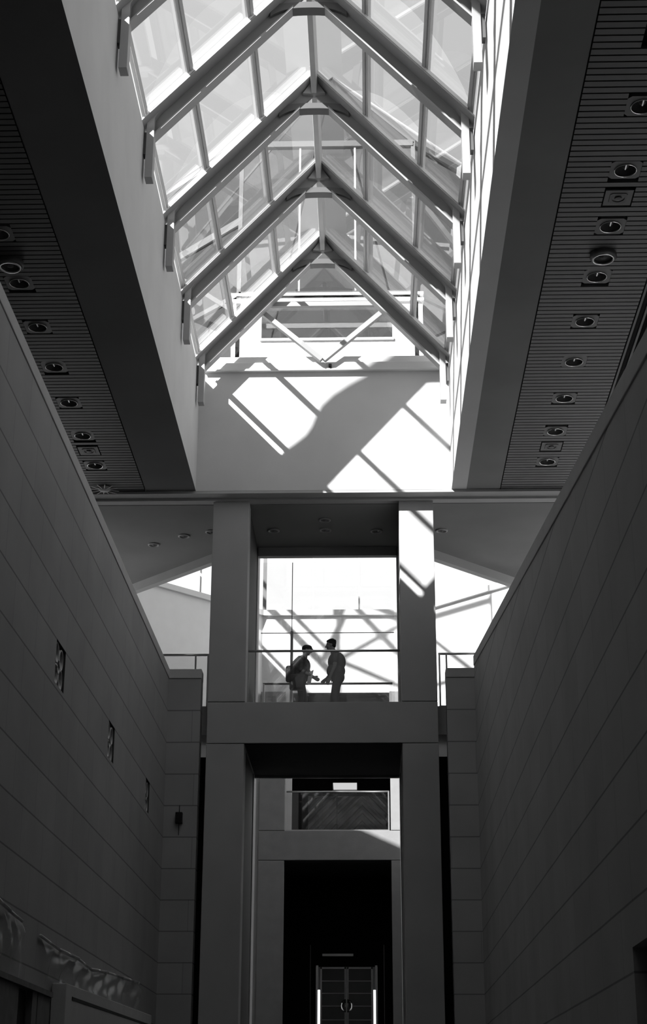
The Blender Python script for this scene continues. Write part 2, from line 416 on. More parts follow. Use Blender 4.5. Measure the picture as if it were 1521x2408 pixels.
# ------------------------------------------------------------------ glazing, bay by bay
GZ = .17                       # glass plane above rafter top
PX = [2.56, 1.87, .935, 0.0]
def gz(x, o=GZ): return RZ + o - SLP * abs(x - CX)
def bay(i, label):
    y1 = Y0 - BAY * i; y0 = y1 - BAY
    if i == FR - 1: y0 = YN
    t = thing('skylight_bay', (CX, (y0 + y1) / 2, ZT), label, 'skylight glazing', 'glazed bays of the skylight')
    for s in (-1, 1):
        nrm = Vector((s * SLP, 0, 1)).normalized()
        for k in range(3):
            xa, xb = CX + s * PX[k], CX + s * PX[k + 1]
            p = MB(); p.quad((xa, y0 + .05, gz(xa)), (xb, y0 + .05, gz(xb)), (xb, y1 - .05, gz(xb)), (xa, y1 - .05, gz(xa)))
            p.build('glass_pane', GLASS, t)
        for k in range(3):
            x = CX + s * PX[k]; m = MB()
            m.bar((x, y0, gz(x) - .02), (x, y1, gz(x) - .02), .06, .14, up=nrm)
            m.bar((x, y0, gz(x) - .08), (x, y1, gz(x) - .08), .095, .025, up=nrm)
            m.build('purlin' if k else 'eave_rail', MULL, t)
        x0 = CX + s * PX[0]; m = MB()
        P = Vector((x0, y1, gz(x0))); Q = Vector((CX, y1, gz(CX)))
        sg = -1 if s < 0 else 1
        m.bar(P - Vector((0, .09, 0)), Q - Vector((0, .09, 0)), .34, .055, up=nrm, off=(0, -.08)); m.bar(P - Vector((0, .09, 0)), Q - Vector((0, .09, 0)), .14, .03, up=nrm, off=(0, -.02))
        m.build('glazing_bar', WHITE, t)
    m = MB(); m.prism([(CX - .045, gz(CX) - .50), (CX + .045, gz(CX) - .50), (CX + .075, gz(CX) - .05), (CX, gz(CX) + .05), (CX - .075, gz(CX) - .05)], 1, y0, y1)
    m.build('ridge_bar', MULL, t)
    # added sheet with arched edge, tinting the near side of the bay
    if y0 < y1 - 2.5:
        for s in (-1, 1):
            pts = []
            for q in range(17):
                u = q / 16; x = CX + s * (PX[0] - (PX[0] - .55) * u)
                yy = y1 - .12 - 1.02 * math.sin(math.pi * min(1, u * 1.0)) ** .8 * (1 if u < 1 else 1)
                pts.append((x, yy))
            m = MB(); h = GZ + .05
            for q in range(16):
                (xa, ya), (xb, yb) = pts[q], pts[q + 1]
                m.quad((xa, y0 + .06, gz(xa, h)), (xb, y0 + .06, gz(xb, h)), (xb, yb, gz(xb, h)), (xa, ya, gz(xa, h)))
            xa = CX + s * .55; xb = CX + s * .03
            m.quad((xa, y0 + .06, gz(xa, h)), (xb, y0 + .06, gz(xb, h)), (xb, y1 - .12, gz(xb, h)), (xa, y1 - .12, gz(xa, h)))
            m.build('arc_tint_sheet', ARC_TINT, t)
    return t
bl = ['Glazed skylight bay next to the far gable'] + ['Glazed skylight bay between inverted-V frames, %s bay in front of the gable bay' % ORD[i] for i in range(FR - 1)]
for i in range(FR): bay(i, bl[i])
# glazed gable above the end wall
t = thing('gable_window', (CX, YE + .1, 14.97), 'Glazed triangular gable closing the far end of the skylight', 'window')
yg = YE + .12
m = MB(); m.prism([(CX - 2.3, 14.97), (CX + 2.3, 14.97), (CX, 14.97 + 2.3 * SLP)], 1, yg, yg + .01); m.build('glass_pane', GLASS, t)
for s in (-1, 1):
    m = MB(); m.bar((CX + s * 2.45, yg, gz(CX + 2.45)), (CX, yg, gz(CX)), .1, .08, up=(0, 1, 0)); m.build('sloped_bar', MULL, t)

# ------------------------------------------------------------------ octagonal pavilion
ZL = 13.88
def wallseg(mb, a, b, z0, z1, th=.2):
    A = Vector((a[0], a[1], (z0 + z1) / 2)); B = Vector((b[0], b[1], (z0 + z1) / 2)); mb.bar(A, B, th, z1 - z0)
OI = octa(HO + .04, AP + .1)
w = MB(); wallseg(w, OI[4], OI[3], 0, ZL); struct(w.build('wall_pavilion_rear_right', WFACE))
w = MB(); wallseg(w, OI[5], OI[6], 0, ZL); struct(w.build('wall_pavilion_rear_left', WFACE))
w = MB(); wallseg(w, OI[6], OI[7], 0, 16.3); struct(w.build('wall_pavilion_left', WFACE))
w = MB(); wallseg(w, OI[3], OI[2], 0, ZL); struct(w.build('wall_pavilion_right', WFACE))
w = MB()                        # rear wall with the opening of the rear portal left free
yr = CY + AP
w.box(CX - HO - .05, -2.10, yr, yr + .2, 7.57, ZL); w.box(.66, CX + HO + .05, yr, yr + .2, 7.57, ZL); w.box(-2.10, .66, yr, yr + .2, 11.52, ZL)
struct(w.build('wall_pavilion_rear', WFACE))
w = MB()                        # ledge ring at the wall head
for i in (2, 3, 4, 5, 6): wallseg(w, octa(HO, AP - .04)[i], octa(HO, AP - .04)[(i + 1) % 8], ZL - .07, ZL + .09, .16)
struct(w.build('trim_7', PLASTER))
# front drum wall rising over the roof, with a wide window
w = MB(); yf = CY - AP
DX0, DX1 = CX - 2.24, CX + 2.24
w.box(DX0, -2.39, yf, yf + .2, 12.2, 18.05); w.box(.67, DX1, yf, yf + .2, 12.2, 18.05)
w.box(-2.39, .67, yf, yf + .2, 12.2, 17.10); w.box(-2.39, .67, yf, yf + .2, 17.95, 18.05); w.box(DX0 - .03, DX1 + .03, yf - .08, yf + .24, 18.05, 18.12)
w.box(DX0 - .03, DX1 + .03, yf - .04, yf + .24, 18.24, 18.30); w.box(-2.42, .70, yf - .05, yf + .05, 17.04, 17.10)
struct(w.build('wall_pavilion_front', mat('sun_toned_white_wall', .86, noise=.02, bump=0)))  # same white wall, brightened to put the sunlight into its colour
t = thing('window_1', ((-2.39 + .67) / 2, yf + .1, 17.1), 'x', 'window'); del t['label'], t['category']; struct(t)
m = MB(); m.box(-2.39, .67, yf + .09, yf + .11, 17.1, 17.95); struct(m.build('window_pane', CLEAR, t))
m = MB(); m.box(-2.39, .67, yf + .14, yf + .2, 17.46, 17.58); struct(m.build('window_rail', STEEL, t))
# glazed lantern: posts, rings, braces, roof hips, glass
t = thing('glass_lantern', (CX, CY, ZL), 'Glazed octagonal lantern of white steel trusses over the pavilion beyond the bridge', 'lantern')
OL = octa(HO - .05, AP - .05)
def V(p, z): return Vector((p[0], p[1], z))
ring = MB()
for i in range(8):
    a, b = OL[i], OL[(i + 1) % 8]
    ring.bar(V(a, 22.45), V(b, 22.45), .14, .16); ring.bar(V(a, 18.3), V(b, 18.3), .10, .12)
    if i != 0: ring.bar(V(a, 16.4), V(b, 16.4), .08, .10)
ring.build('ring_beam', LSTEEL, t)
for i in range(8):
    p = MB(); p.bar(V(OL[i], ZL), V(OL[i], 22.45), .1, .1, up=(0, 1, 0)); p.build('post', LSTEEL, t)
for i in range(8):
    a, b = OL[i], OL[(i + 1) % 8]; p = MB(); A = Vector((a[0], a[1], 0)); B = Vector((b[0], b[1], 0))
    if i == 6:   # left face: Warren truss whose shadow falls on the rear wall
        X = -6.33
        p.bar((X, 36.0, 20.4), (X, 34.0, 20.3), .1, .22); p.bar((X, 40.3, 17.75), (X, 36.6, 17.7), .1, .22)
        p.bar((X, 35.95, 20.3), (X, 36.95, 17.9), .1, .16, up=(1, 0, 0)); p.bar((X, 38.3, 19.4), (X, 38.95, 18.2), .1, .12, up=(1, 0, 0))
    elif i == 7:
        p.bar(V(a, 20.3), V(b, 20.3), .1, .2); m_ = A.lerp(B, .35)
        p.bar((m_.x, m_.y, 20.4), V(a, 18.3), .1, .16, up=(1, 1, 0)); p.bar((m_.x, m_.y, 20.4), V(b, 17.8), .1, .16, up=(1, 1, 0))
    else:
        continue
    p.build('truss', LSTEEL, t)
apx = Vector((CX, CY, 28.5))
for i in range(8):
    p = MB(); p.bar(V(OL[i], 22.5), apx, .045, .06); p.build('hip_bar', LSTEEL, t)
for i in range(8):
    a, b = OL[i], OL[(i + 1) % 8]; p = MB()
    p.quad(V(a, {0: 18.4, 6: 16.4, 7: 13.62}.get(i, ZL + .1)), V(b, {0: 18.4, 6: 16.4, 7: 13.62}.get(i, ZL + .1)), V(b, 22.4), V(a, 22.4)); p.build('wall_glass', CLEAR if i in (0, 3, 4, 5) else SIDEG, t)
    p = MB(); p.add([V(a, 22.5), V(b, 22.5), apx], [(0, 1, 2)]); p.build('roof_glass', ROOFG, t)
for i, zz in ((0, 18.3), (3, ZL), (4, ZL), (5, ZL), (2, ZL)):
    a, b = Vector((*OL[i], 0)), Vector((*OL[(i + 1) % 8], 0))
    for u in ((.34, .66) if i in (0, 4) else (.22, .5, .78)):
        q = a.lerp(b, u); p = MB(); p.bar((q.x, q.y, zz), (q.x, q.y, 22.4), .045, .06, up=(0, 1, 0)); p.build('mullion', MULL, t)

# ------------------------------------------------------------------ bridge portal and rear portal
def portal(name, y, zb, xl0, xl1, xr0, xr1, ztop, zlint, label, depth=.45, zf=0, upz=11.9, deck=3.05):
    t = thing(name, (CX, y, zf), label, 'portal')
    for a, b in ((xl0, xl1), (xr0, xr1)):
        p = MB(); p.box(a, b, y, y + depth, zf, zlint - .012); p.build('lower_pillar', CONC, t, bevel=.01)
        p = MB(); p.box(a if a < CX else a, b, y, y + depth, zb + .012, upz); p.build('upper_pillar', CONC, t, bevel=.01)
    p = MB(); p.box(xl0, xr1, y, y + deck, zlint, zb); p.build('lintel_beam', CONC, t, bevel=.01)
    p = MB(); p.box(xl1 + .01, xr0 - .01, y + .03, y + deck - .05, zlint - .012, zlint + .01); p.build('painted_shade_soffit', BLACK, t)  # black sheet painting in the shade under the lintel
    return t
t1 = portal('concrete_portal', YB, ZB, -3.09, -2.36, .69, 1.385, 11.9, 6.86, 'Tall concrete portal framing the footbridge at the end of the hall', .5, .3)
# inner reveals: dark panels and pale rear jambs
for s, x in ((-1, -2.36), (1, .69)):
    for z0, z1 in ((.9, 6.86), (ZB, 11.9)):
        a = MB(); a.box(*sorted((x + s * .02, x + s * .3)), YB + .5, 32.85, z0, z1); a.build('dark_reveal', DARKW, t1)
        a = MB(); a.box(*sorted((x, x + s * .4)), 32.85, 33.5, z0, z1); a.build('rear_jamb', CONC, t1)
a = MB(); a.box(-2.36, .69, 30.05, 30.1, 6.90, 6.9); 
# thin steel edge under the rear of the bridge
a = MB(); a.box(-2.36, .69, 33.0, 33.06, 6.80, 6.86); a.build('edge_strip', RAILM, t1)
# dark walls filling either side of the portal (below the galleries)
g = MB(); g.box(-9, -2.78, 31.2, 31.4, 0, 6.85); struct(g.build('wall_dark_left', BLACK))
g = MB(); g.box(1.10, 7.2, 31.2, 31.4, 0, 6.85); struct(g.build('wall_dark_right', BLACK))

YR = 43.78
CONC_SAVE = CONC; CONC = mat('shade_toned_concrete', .17, noise=.1)  # same concrete, darkened to paint in the far portal's shade
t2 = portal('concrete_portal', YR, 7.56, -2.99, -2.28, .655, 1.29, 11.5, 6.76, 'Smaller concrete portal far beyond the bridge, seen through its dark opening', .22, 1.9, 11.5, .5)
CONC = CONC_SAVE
# rooms behind the rear portal
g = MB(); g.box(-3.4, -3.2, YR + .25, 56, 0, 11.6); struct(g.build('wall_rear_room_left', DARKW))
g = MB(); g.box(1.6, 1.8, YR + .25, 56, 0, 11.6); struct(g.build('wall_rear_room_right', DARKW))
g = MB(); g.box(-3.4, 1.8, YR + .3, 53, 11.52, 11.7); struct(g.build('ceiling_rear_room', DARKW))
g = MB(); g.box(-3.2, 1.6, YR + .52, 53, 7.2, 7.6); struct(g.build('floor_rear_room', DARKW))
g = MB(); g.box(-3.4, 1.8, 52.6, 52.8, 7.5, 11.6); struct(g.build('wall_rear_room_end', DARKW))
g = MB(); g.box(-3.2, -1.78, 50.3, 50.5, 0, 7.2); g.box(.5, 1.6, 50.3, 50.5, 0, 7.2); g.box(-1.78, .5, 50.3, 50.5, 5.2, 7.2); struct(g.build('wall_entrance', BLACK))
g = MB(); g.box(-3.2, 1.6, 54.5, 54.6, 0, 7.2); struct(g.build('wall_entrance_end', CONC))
# side walls of the pavilion ground level
# chevron panel
PNL = mat('dark_ribbed_panel', .22, rough=.35, noise=.1, bump=0, spec=.6)
t = thing('chevron_panel', (-.6, 52.3, 8.0), 'Dark wall panel ribbed in chevrons behind the far balcony rail', 'wall panel')
m = MB(); m.box(-1.95, -1.0, 52.3, 52.36, 7.6, 10.16); m.box(-.985, .8, 52.3, 52.36, 7.6, 10.16); m.build('board', PNL, t)
def rib(mb, x0, x1, zc, k, sgn):
    # rib rising by slope sgn between x0 and x1, clipped at panel height
    pts = [(x0, zc), (x1, zc + sgn * (x1 - x0)), (x1, zc + sgn * (x1 - x0) + k), (x0, zc + k)]
    pts = [(x, min(10.15, max(7.62, z))) for x, z in pts]
    if abs(pts[0][1] - pts[3][1]) + abs(pts[1][1] - pts[2][1]) < .01: return
    mb.prism(pts, 1, 52.22, 52.30)
m = MB()
for i in range(16):
    z = 6.2 + i * .26
    for j in range(4): rib(m, -1.93 + .23 * j, -1.71 + .23 * j, z + .23 * j * 1.05, .1, 1.05)
    for j in range(4): rib(m, -.96 + .2 * j, -.76 + .2 * j, z + .2 * j, .1, 1.0)
    for j in range(4): rib(m, -.16 + .23 * j, .07 + .23 * j, z + .8 - .23 * j, .1, -1.0)
m.build('chevron_ribs', mat('grey_panel_rib', .5, rough=.4, bump=0), t)
m = MB(); m.box(-1.13, -.325, 51.9, 52.55, 10.52, 10.56); m2 = MB(); m2.box(-1.17, -.285, 51.86, 52.58, 10.55, 10.62)
t = thing('ceiling_light', (-.73, 52.2, 10.62), 'Bright rectangular light above the chevron panel on the far balcony', 'light')
m = MB(); m.quad((-1.12, 52.15, 10.58), (-.33, 52.15, 10.58), (-.33, 52.05, 10.33), (-1.10, 52.05, 10.33)); m.build('diffuser', LAMP, t)
m = MB(); m.box(-1.14, -.31, 52.16, 52.55, 10.3, 10.6); m.build('housing', PLATE, t)

# ------------------------------------------------------------------ entrance doors far below
t = thing('entrance_doors', (-.66, 50.2, 2.4), 'Pair of glazed entrance doors with round bright handles at the end of the dark passage', 'door')
yd = 50.1; gx0, gx1, gm = -1.56, .24, -.66; zt_ = 4.5
for s, a, b in ((-1, gx0 + .1, gm - .015), (1, gm + .015, gx1 - .1)):
    lf = MB(); lf.box(a, a + .05, yd, yd + .05, 2.45, zt_); lf.box(b - .05, b, yd, yd + .05, 2.45, zt_)
    lf.box(a, b, yd, yd + .05, zt_ - .05, zt_); lf.box(a, b, yd, yd + .05, 2.45, 2.55)
    leaf = lf.build('door_leaf', CHROME, t)
    for z in (2.95, 3.35, 3.72, 4.08):
        h = MB(); h.box(a + .05, b - .05, yd, yd + .04, z, z + .025); h.build('glazing_bar', CHROME, leaf)
    gl = MB(); gl.box(a + .05, b - .05, yd + .02, yd + .03, 2.55, zt_ - .05); gl.build('door_glass', SIDEG, leaf)
    hd = MB(); n = 14; c0 = Vector((gm + s * .02, yd - .06, 3.37)); ang = [(-math.pi / 2 + math.pi * i / n) for i in range(n + 1)]
    inner = [(c0.x + s * .03 * math.cos(a_), c0.z + .04 * math.sin(a_)) for a_ in ang]; outer = [(c0.x + s * .17 * math.cos(a_), c0.z + .19 * math.sin(a_)) for a_ in ang]
    K = 5; vs = []; fs = []
    for j in range(K + 1):
        q = j / K
        for i in range(n + 1):
            vs.append((inner[i][0] * (1 - q) + outer[i][0] * q, yd - .045 - .11 * (1 - q * q), inner[i][1] * (1 - q) + outer[i][1] * q))
    for j in range(K):
        for i in range(n): fs.append((j * (n + 1) + i, j * (n + 1) + i + 1, (j + 1) * (n + 1) + i + 1, (j + 1) * (n + 1) + i))
    hd.add(vs, fs)
    hd.build('half_round_handle', CHROME, leaf, smooth=True)
for x in (gx0 - .03, gx1 + .03 - .06):
    p = MB(); p.box(x, x + .07, yd - .02, yd + .08, 2.4, 4.55); p.build('chrome_post', CHROME, t)
m = MB(); m.box(-1.76, .48, yd + .1, yd + .16, 4.52, 5.22); m.box(-1.76, gx0 - .04, yd + .1, yd + .16, 2.4, 4.52); m.box(gx1 + .05, .48, yd + .1, yd + .16, 2.4, 4.52); m.build('transom_board', BLACK, t)
m = MB(); m.box(-1.40, -.45, yd + .03, yd + .09, 4.83, 4.90); m.build('transom_strip', RAILM, t)
for i, x in enumerate((-1.50, .19)):
    m = MB(); m.box(x - .035, x + .035, yd - .035, yd - .025, 2.5, 3.83); m.build('daylit_slot', DAYL, t)

t = thing('ceiling_light', (-.66, 45.1, 7.2), 'Added unseen lamp in the dark passage, lighting the entrance doors', 'light')  # added lamp, hidden behind the lintel, to brighten the handles and chrome
m = MB(); m.lathe([(.16, 0), (.16, -.05), (.14, -.06), (.14, 0)], (-.66, 45.1, 7.2)); m.build('housing', PLATE, t, smooth=True)
m = MB(); m.lathe([(.139, -.045), (.001, -.05)], (-.66, 45.1, 7.2)); m.build('diffuser', mat('passage_fill_light', .8, emis=16, bump=0), t)

t = thing('ceiling_light', (-.66, 52.6, 5.3), 'Added unseen lamp making the glow behind the entrance doors', 'light')  # added out-of-sight lamp that lights the lobby behind the door glass
m = MB(); m.lathe([(.16, 0), (.16, -.05), (.14, -.06), (.14, 0)], (-.66, 52.6, 5.3)); m.build('housing', PLATE, t, smooth=True)
m = MB(); m.lathe([(.139, -.045), (.001, -.05)], (-.66, 52.6, 5.3)); m.build('diffuser', mat('lobby_fill_light', .8, emis=14, bump=0), t)

# ------------------------------------------------------------------ balustrades
def rail(name, x0, x1, y, zf, label, posts=(), h=1.10, glass=True, grp=None):
    t = thing(name, ((x0 + x1) / 2, y, zf), label, 'railing', grp)
    r = MB(); r.tube((x0, y, zf + h), (x1, y, zf + h), .024, n=14); r.build('handrail', RAILM, t, smooth=True)
    if glass:
        g = MB(); g.box(x0 + .02, x1 - .02, y + .0, y + .012, zf + .04, zf + h - .03); g.build('glass_panel', CLEAR, t)
        b = MB(); b.box(x0, x1, y - .015, y + .03, zf, zf + .045); b.build('base_channel', RAILM, t)
    for x in posts:
        p = MB(); p.box(x - .018, x + .018, y - .025, y + .025, zf, zf + h); p.build('post', RAILM, t)
    return t
rail('glass_balustrade', -2.33, .67, YB + .25, ZB, 'Glass balustrade with steel handrail along the front of the footbridge')
rail('glass_balustrade', -2.2, .56, 32.75, ZB, 'Rear glass balustrade of the footbridge, behind the two people', posts=(-2.18,))
rail('glass_balustrade', XL - .3, -3.13, 30.5, 7.67, 'Short railing behind the left stone wall end, beside the left pillar', posts=(-3.15, -3.4))
rail('glass_balustrade', 1.44, XR + .1, 30.5, 7.67, 'Short railing behind the right stone wall end, beside the right pillar', posts=(1.46, 1.6))
rail('glass_balustrade', -2.24, .62, YR + .12, 7.56, 'Balcony rail of the far portal in front of the chevron panel', posts=(.6,))
# rear glass screen seams on the bridge
t = thing('glass_screen', (CX, 33.1, ZB), 'Tall frameless glass screen with thin seams behind the footbridge', 'glass screen')
for a, b in ((-2.3, -1.625), (-1.615, .62)):
    g = MB(); g.box(a, b, 33.3, 33.312, ZB, 11.7); g.build('glass_sheet', CLEAR, t)
for x in (-1.62,):
    g = MB(); g.box(x - .008, x + .008, 33.29, 33.32, ZB, 11.7); g.build('seam', LSTEEL, t)
g = MB(); g.box(-1.65, -1.59, 33.27, 33.33, ZB, 10.1); g.build('fin', PLASTER, t)
g = MB(); g.box(-2.3, .62, 33.3, 33.32, 10.06, 10.075); g.build('seam', MULL, t)

# ------------------------------------------------------------------ ceiling fittings
def downlight(x, y, label, group, bright=False):
    t = thing('downlight', (x, y, ZC), label, 'light', group)
    p = MB(); p.add(*plate_with_hole(x, y, ZC + .004, .208, .15)); p.build('plate', SLAT, t)
    r = MB(); r.lathe([(.150, .01), (.153, -.006), (.147, -.016), (.140, -.008), (.138, .01)], (x, y, ZC), closed=True); r.build('trim_ring', CHROME, t, smooth=True)
    c_ = MB(); c_.lathe([(.140, .0), (.125, .09), (.08, .15), (0.001, .16)], (x, y, ZC)); c_.build('reflector', PLATE, t, smooth=True)
    v = MB(); v.box(x - .008, x + .008, y - .13, y + .02, ZC + .02, ZC + .10); v.build('baffle', RAILM, t)
    l = MB(); l.lathe([(0.001, -.03), (.04, -.025), (.055, .02), (.03, .08), (0.001, .09)], (x, y, ZC + .07), n=16); l.build('lamp', PLATE, t, smooth=True)
    return t
def plate_with_hole(x, y, z, h, r, n=24):
    vs = []; fs = []
    for i in range(n):
        a = 2 * math.pi * i / n + math.pi / n; c, s = math.cos(a), math.sin(a); k = h / max(abs(c), abs(s))
        vs.append((x + r * c, y + r * s, z)); vs.append((x + k * c, y + k * s, z))
        vs.append((x + k * c, y + k * s, z + .05))
    for i in range(n):
        j = (i + 1) % n; fs.append((3 * i, 3 * j, 3 * j + 1, 3 * i + 1)); fs.append((3 * i + 1, 3 * j + 1, 3 * j + 2, 3 * i + 2))
    return vs, fs
d0 = downlight(*LIGHT_R[0], 'Round recessed downlight in the right slatted ceiling, nearest the bridge', 'downlights in the right slatted ceiling')
for i in range(1, 9):
    o = copy_tree(d0, None, (*LIGHT_R[i], ZC)); o['label'] = 'Round recessed downlight in the right slatted ceiling, %s counted from the bridge end' % ORD[i]
for i in range(7):
    o = copy_tree(d0, None, (*LIGHT_L[i], ZC)); o['group'] = 'downlights in the left slatted ceiling'
    o['label'] = 'Round recessed downlight in the dim left slatted ceiling, %s counted from the bridge end' % ORD[i]
def panel(x, y, label):
    t = thing('access_panel', (x, y, ZC), label, 'ceiling panel', 'square panels in the slatted ceilings')
    p = MB(); p.box(x - .19, x + .19, y - .19, y + .19, ZC - .002, ZC + .02); p.build('plate', SLAT, t)
    q = MB(); q.add(*plate_with_hole(x, y, ZC - .012, .12, .09)); q.build('frame', PLATE, t)
    q = MB(); q.lathe([(.05, 0), (.05, -.02), (.001, -.025)], (x, y, ZC - .002), n=16); q.build('button', PLATE, t)
panel(*PAN_R[0], 'Square blank panel between the two right downlights closest to the bridge')
panel(*PAN_R[1], 'Square panel with raised centre high up in the right slatted ceiling')
panel(*PAN_L[0], 'Faint square blank panel low in the left slatted ceiling')
def speaker(x, y, label):
    t = thing('ceiling_speaker', (x, y, ZC), label, 'speaker', 'round drum fittings under the slats')
    p = MB(); p.lathe([(.19, .01), (.20, -.06), (.17, -.09), (.15, -.07), (.14, .0)], (x, y, ZC)); p.build('housing', PLATE, t, smooth=True)
    p = MB(); p.lathe([(.165, -.085), (.16, -.10), (.14, -.10), (.135, -.085)], (x, y, ZC)); p.build('rim', RAILM, t, smooth=True)
    p = MB(); p.lathe([(.14, -.04), (.06, -.02), (.05, -.07), (.001, -.08)], (x, y, ZC)); p.build('cone', PLATE, t, smooth=True)
speaker(*SPK[0], 'Dark round drum fitting hanging proud of the right slatted ceiling')
speaker(*SPK[1], 'Dark round drum fitting at the left edge of the left slatted ceiling')
# small sensor with spokes near the end of left ceiling
t = thing('ceiling_sensor', (-5.25, 29.45, ZC), 'Pale round sensor with thin spokes at the end of the left slatted ceiling', 'sensor')
m = MB(); m.lathe([(.001, -.07), (.10, -.06), (.13, -.02), (.13, .0)], (-5.25, 29.45, ZC)); m.build('body', PLASTER, t, smooth=True)
for k in range(6):
    a = math.pi * k / 6 + .2; m = MB(); m.tube((-5.25 - .3 * math.cos(a), 29.45 - .3 * math.sin(a), ZC - .05), (-5.25 + .3 * math.cos(a), 29.45 + .3 * math.sin(a), ZC - .05), .006, n=6); m.build('spoke', RAILM, t)
# soffit spots over the bridge
SOF = [(-1.963, 31.77, 'left of centre over the bridge'), (-.85, 31.15, 'near centre, front of the pair over the bridge'), (-.85, 31.76, 'near centre, rear of the pair over the bridge'), (.245, 31.84, 'right of centre over the bridge'),
       (-4.645, 32.6, 'farthest left beyond the left pillar'), (-3.918, 32.07, 'in the middle beyond the left pillar'), (-3.304, 31.82, 'tight against the left pillar'), (1.64, 31.84, 'just right of the sunlit pillar')]
for x, y, wh in SOF:
    t = thing('soffit_spotlight', (x, y, 11.9), 'Small round spotlight in the grey soffit, ' + wh, 'light', 'spotlights in the bridge soffit')
    m = MB(); m.lathe([(.13, .0), (.13, -.02), (.10, -.03), (.085, -.005)], (x, y, 11.9), n=24); m.build('ring', STEEL, t, smooth=True)
    m = MB(); m.lathe([(.085, -.006), (.05, -.012), (.001, -.035)], (x, y, 11.9), n=20); m.build('lens', PLATE, t, smooth=True)

# ------------------------------------------------------------------ wall fittings
def vent(y0, y1, label):
    t = thing('wall_vent', (XL, (y0 + y1) / 2, VZ0), label, 'vent', 'vents in the left stone wall')
    b = MB(); d_ = .3
    b.quad((XL - d_, y0, VZ0), (XL - d_, y1, VZ0), (XL - d_, y1, VZ1), (XL - d_, y0, VZ1))
    b.quad((XL, y0, VZ0), (XL - d_, y0, VZ0), (XL - d_, y0, VZ1), (XL, y0, VZ1)); b.quad((XL, y1, VZ0), (XL - d_, y1, VZ0), (XL - d_, y1, VZ1), (XL, y1, VZ1))
    b.quad((XL, y0, VZ0), (XL, y1, VZ0), (XL - d_, y1, VZ0), (XL - d_, y0, VZ0)); b.quad((XL, y0, VZ1), (XL, y1, VZ1), (XL - d_, y1, VZ1), (XL - d_, y0, VZ1))
    b.build('recess_box', DARKW, t)
    L_ = y1 - y0; h = VZ1 - VZ0; r_ = h * .245
    for cy, cz in ((y0 + L_ * .26, VZ0 + h * .76), (y0 + L_ * .74, VZ0 + h * .72), (y0 + L_ * .26, VZ0 + h * .25), (y0 + L_ * .74, VZ0 + h * .24), (y0 + L_ * .5, VZ0 + h * .49)):
        m = MB(); rr = r_ if cy != y0 + L_ * .5 else r_ * .7
        m.lathe([(rr, 0), (rr, .11), (rr * .86, .11), (rr * .80, .0)], (XL - .13, cy, cz), n=24, closed=True, ax=(0, 1, 0), ay=(0, 0, 1), az=(1, 0, 0)); m.build('duct_ring', MULL, t, smooth=True)
for (a, b), l in zip(vent_y, ('Square vent of round ducts in the left stone wall, nearest and largest', 'Square vent of round ducts in the left stone wall, middle one', 'Square vent of round ducts in the left stone wall, farthest and narrowest')): vent(a, b, l)
t = thing('wall_speaker', (-3.56, 30, 5.31), 'Small black box on the left stone return wall with a thin cable', 'speaker')
m = MB(); m.box(-3.625, -3.495, 29.90, 30.0, 5.31, 5.52); m.build('box', BLACK, t, bevel=.01)
m = MB(); m.tube((-3.56, 29.99, 5.52), (-3.56, 29.99, 5.66), .006, n=6); m.tube((-3.56, 29.99, 5.1), (-3.56, 29.99, 5.31), .006, n=6); m.build('cable', BLACK, t)
t = thing('security_camera', (-.70, 29.55, 14.65), 'Tiny black box on the middle of the stepped beam under the gable', 'sensor')
m = MB(); m.box(-.73, -.67, YE - .16, YE - .10, 14.66, 14.73); m.build('housing', BLACK, t)
m = MB(); m.tube((-.70, YE - .17, 14.695), (-.70, YE - .16, 14.695), .018, n=12); m.build('lens', PLATE, t)
t = thing('wall_lamp', (1.75, 29.1, 13.75), 'x', 'light'); bpy.data.objects.remove(t)

# hoarding, plastic sheets and cabinet low on the left wall
PLASTIC = filmmat('clear_plastic_sheet', .62, .35)
def plastic(name, pts_top, pts_bot, label, seed, folds):
    """sheet hung between top polyline and bottom polyline (y,z) at the wall, rippled"""
    rnd = random.Random(seed); nu, nv = 90, 30
    t = thing(name, (XL + .04, pts_top[0][0], pts_top[0][1]), label, 'plastic sheet')
    def ev(pl, u):
        k = u * (len(pl) - 1); i = min(int(k), len(pl) - 2); q = k - i
        return (pl[i][0] * (1 - q) + pl[i + 1][0] * q, pl[i][1] * (1 - q) + pl[i + 1][1] * q)
    vs = []
    for j in range(nv + 1):
        for i in range(nu + 1):
            u = i / nu; v = j / nv; a = ev(pts_top, u); b = ev(pts_bot, u)
            y = a[0] * (1 - v) + b[0] * v; z = a[1] * (1 - v) + b[1] * v
            d_ = .05 + .018 * math.sin(u * folds + 3 * math.sin(v * 4 + seed)) + .014 * math.sin(u * folds * 2.3 + v * 9) + .03 * v * math.sin(u * 7 + v * 5 + seed)
            vs.append((XL + .02 + d_ * min(1, v * 4 + .1), y, z))
    fs = [(j * (nu + 1) + i, j * (nu + 1) + i + 1, (j + 1) * (nu + 1) + i + 1, (j + 1) * (nu + 1) + i) for j in range(nv) for i in range(nu)]
    m = MB(); m.add(vs, fs); m.build('film', SHEET, t, smooth=True)
    a, b = pts_top[0], pts_top[-1]; m = MB()
    for i in range(len(pts_top) - 1):
        p, q = pts_top[i], pts_top[i + 1]
        m.tube((XL + .03, p[0], p[1]), (XL + .03 + .01 * (i % 2), q[0], q[1]), .018 + .006 * (i % 2), n=7)
    m.build('rolled_edge', SHEETE, t, smooth=True)
    return t
def sheetmat(name, v, a, rough=.15):
    m = mat(name, v, rough=rough, spec=.8, bump=0, noise=.1); b = m.node_tree.nodes['Principled BSDF']; b.inputs['Alpha'].default_value = a; return m
SHEET = sheetmat('clear_polythene', .40, .22, .32); SHEETE = sheetmat('rolled_polythene_edge', .7, .75)
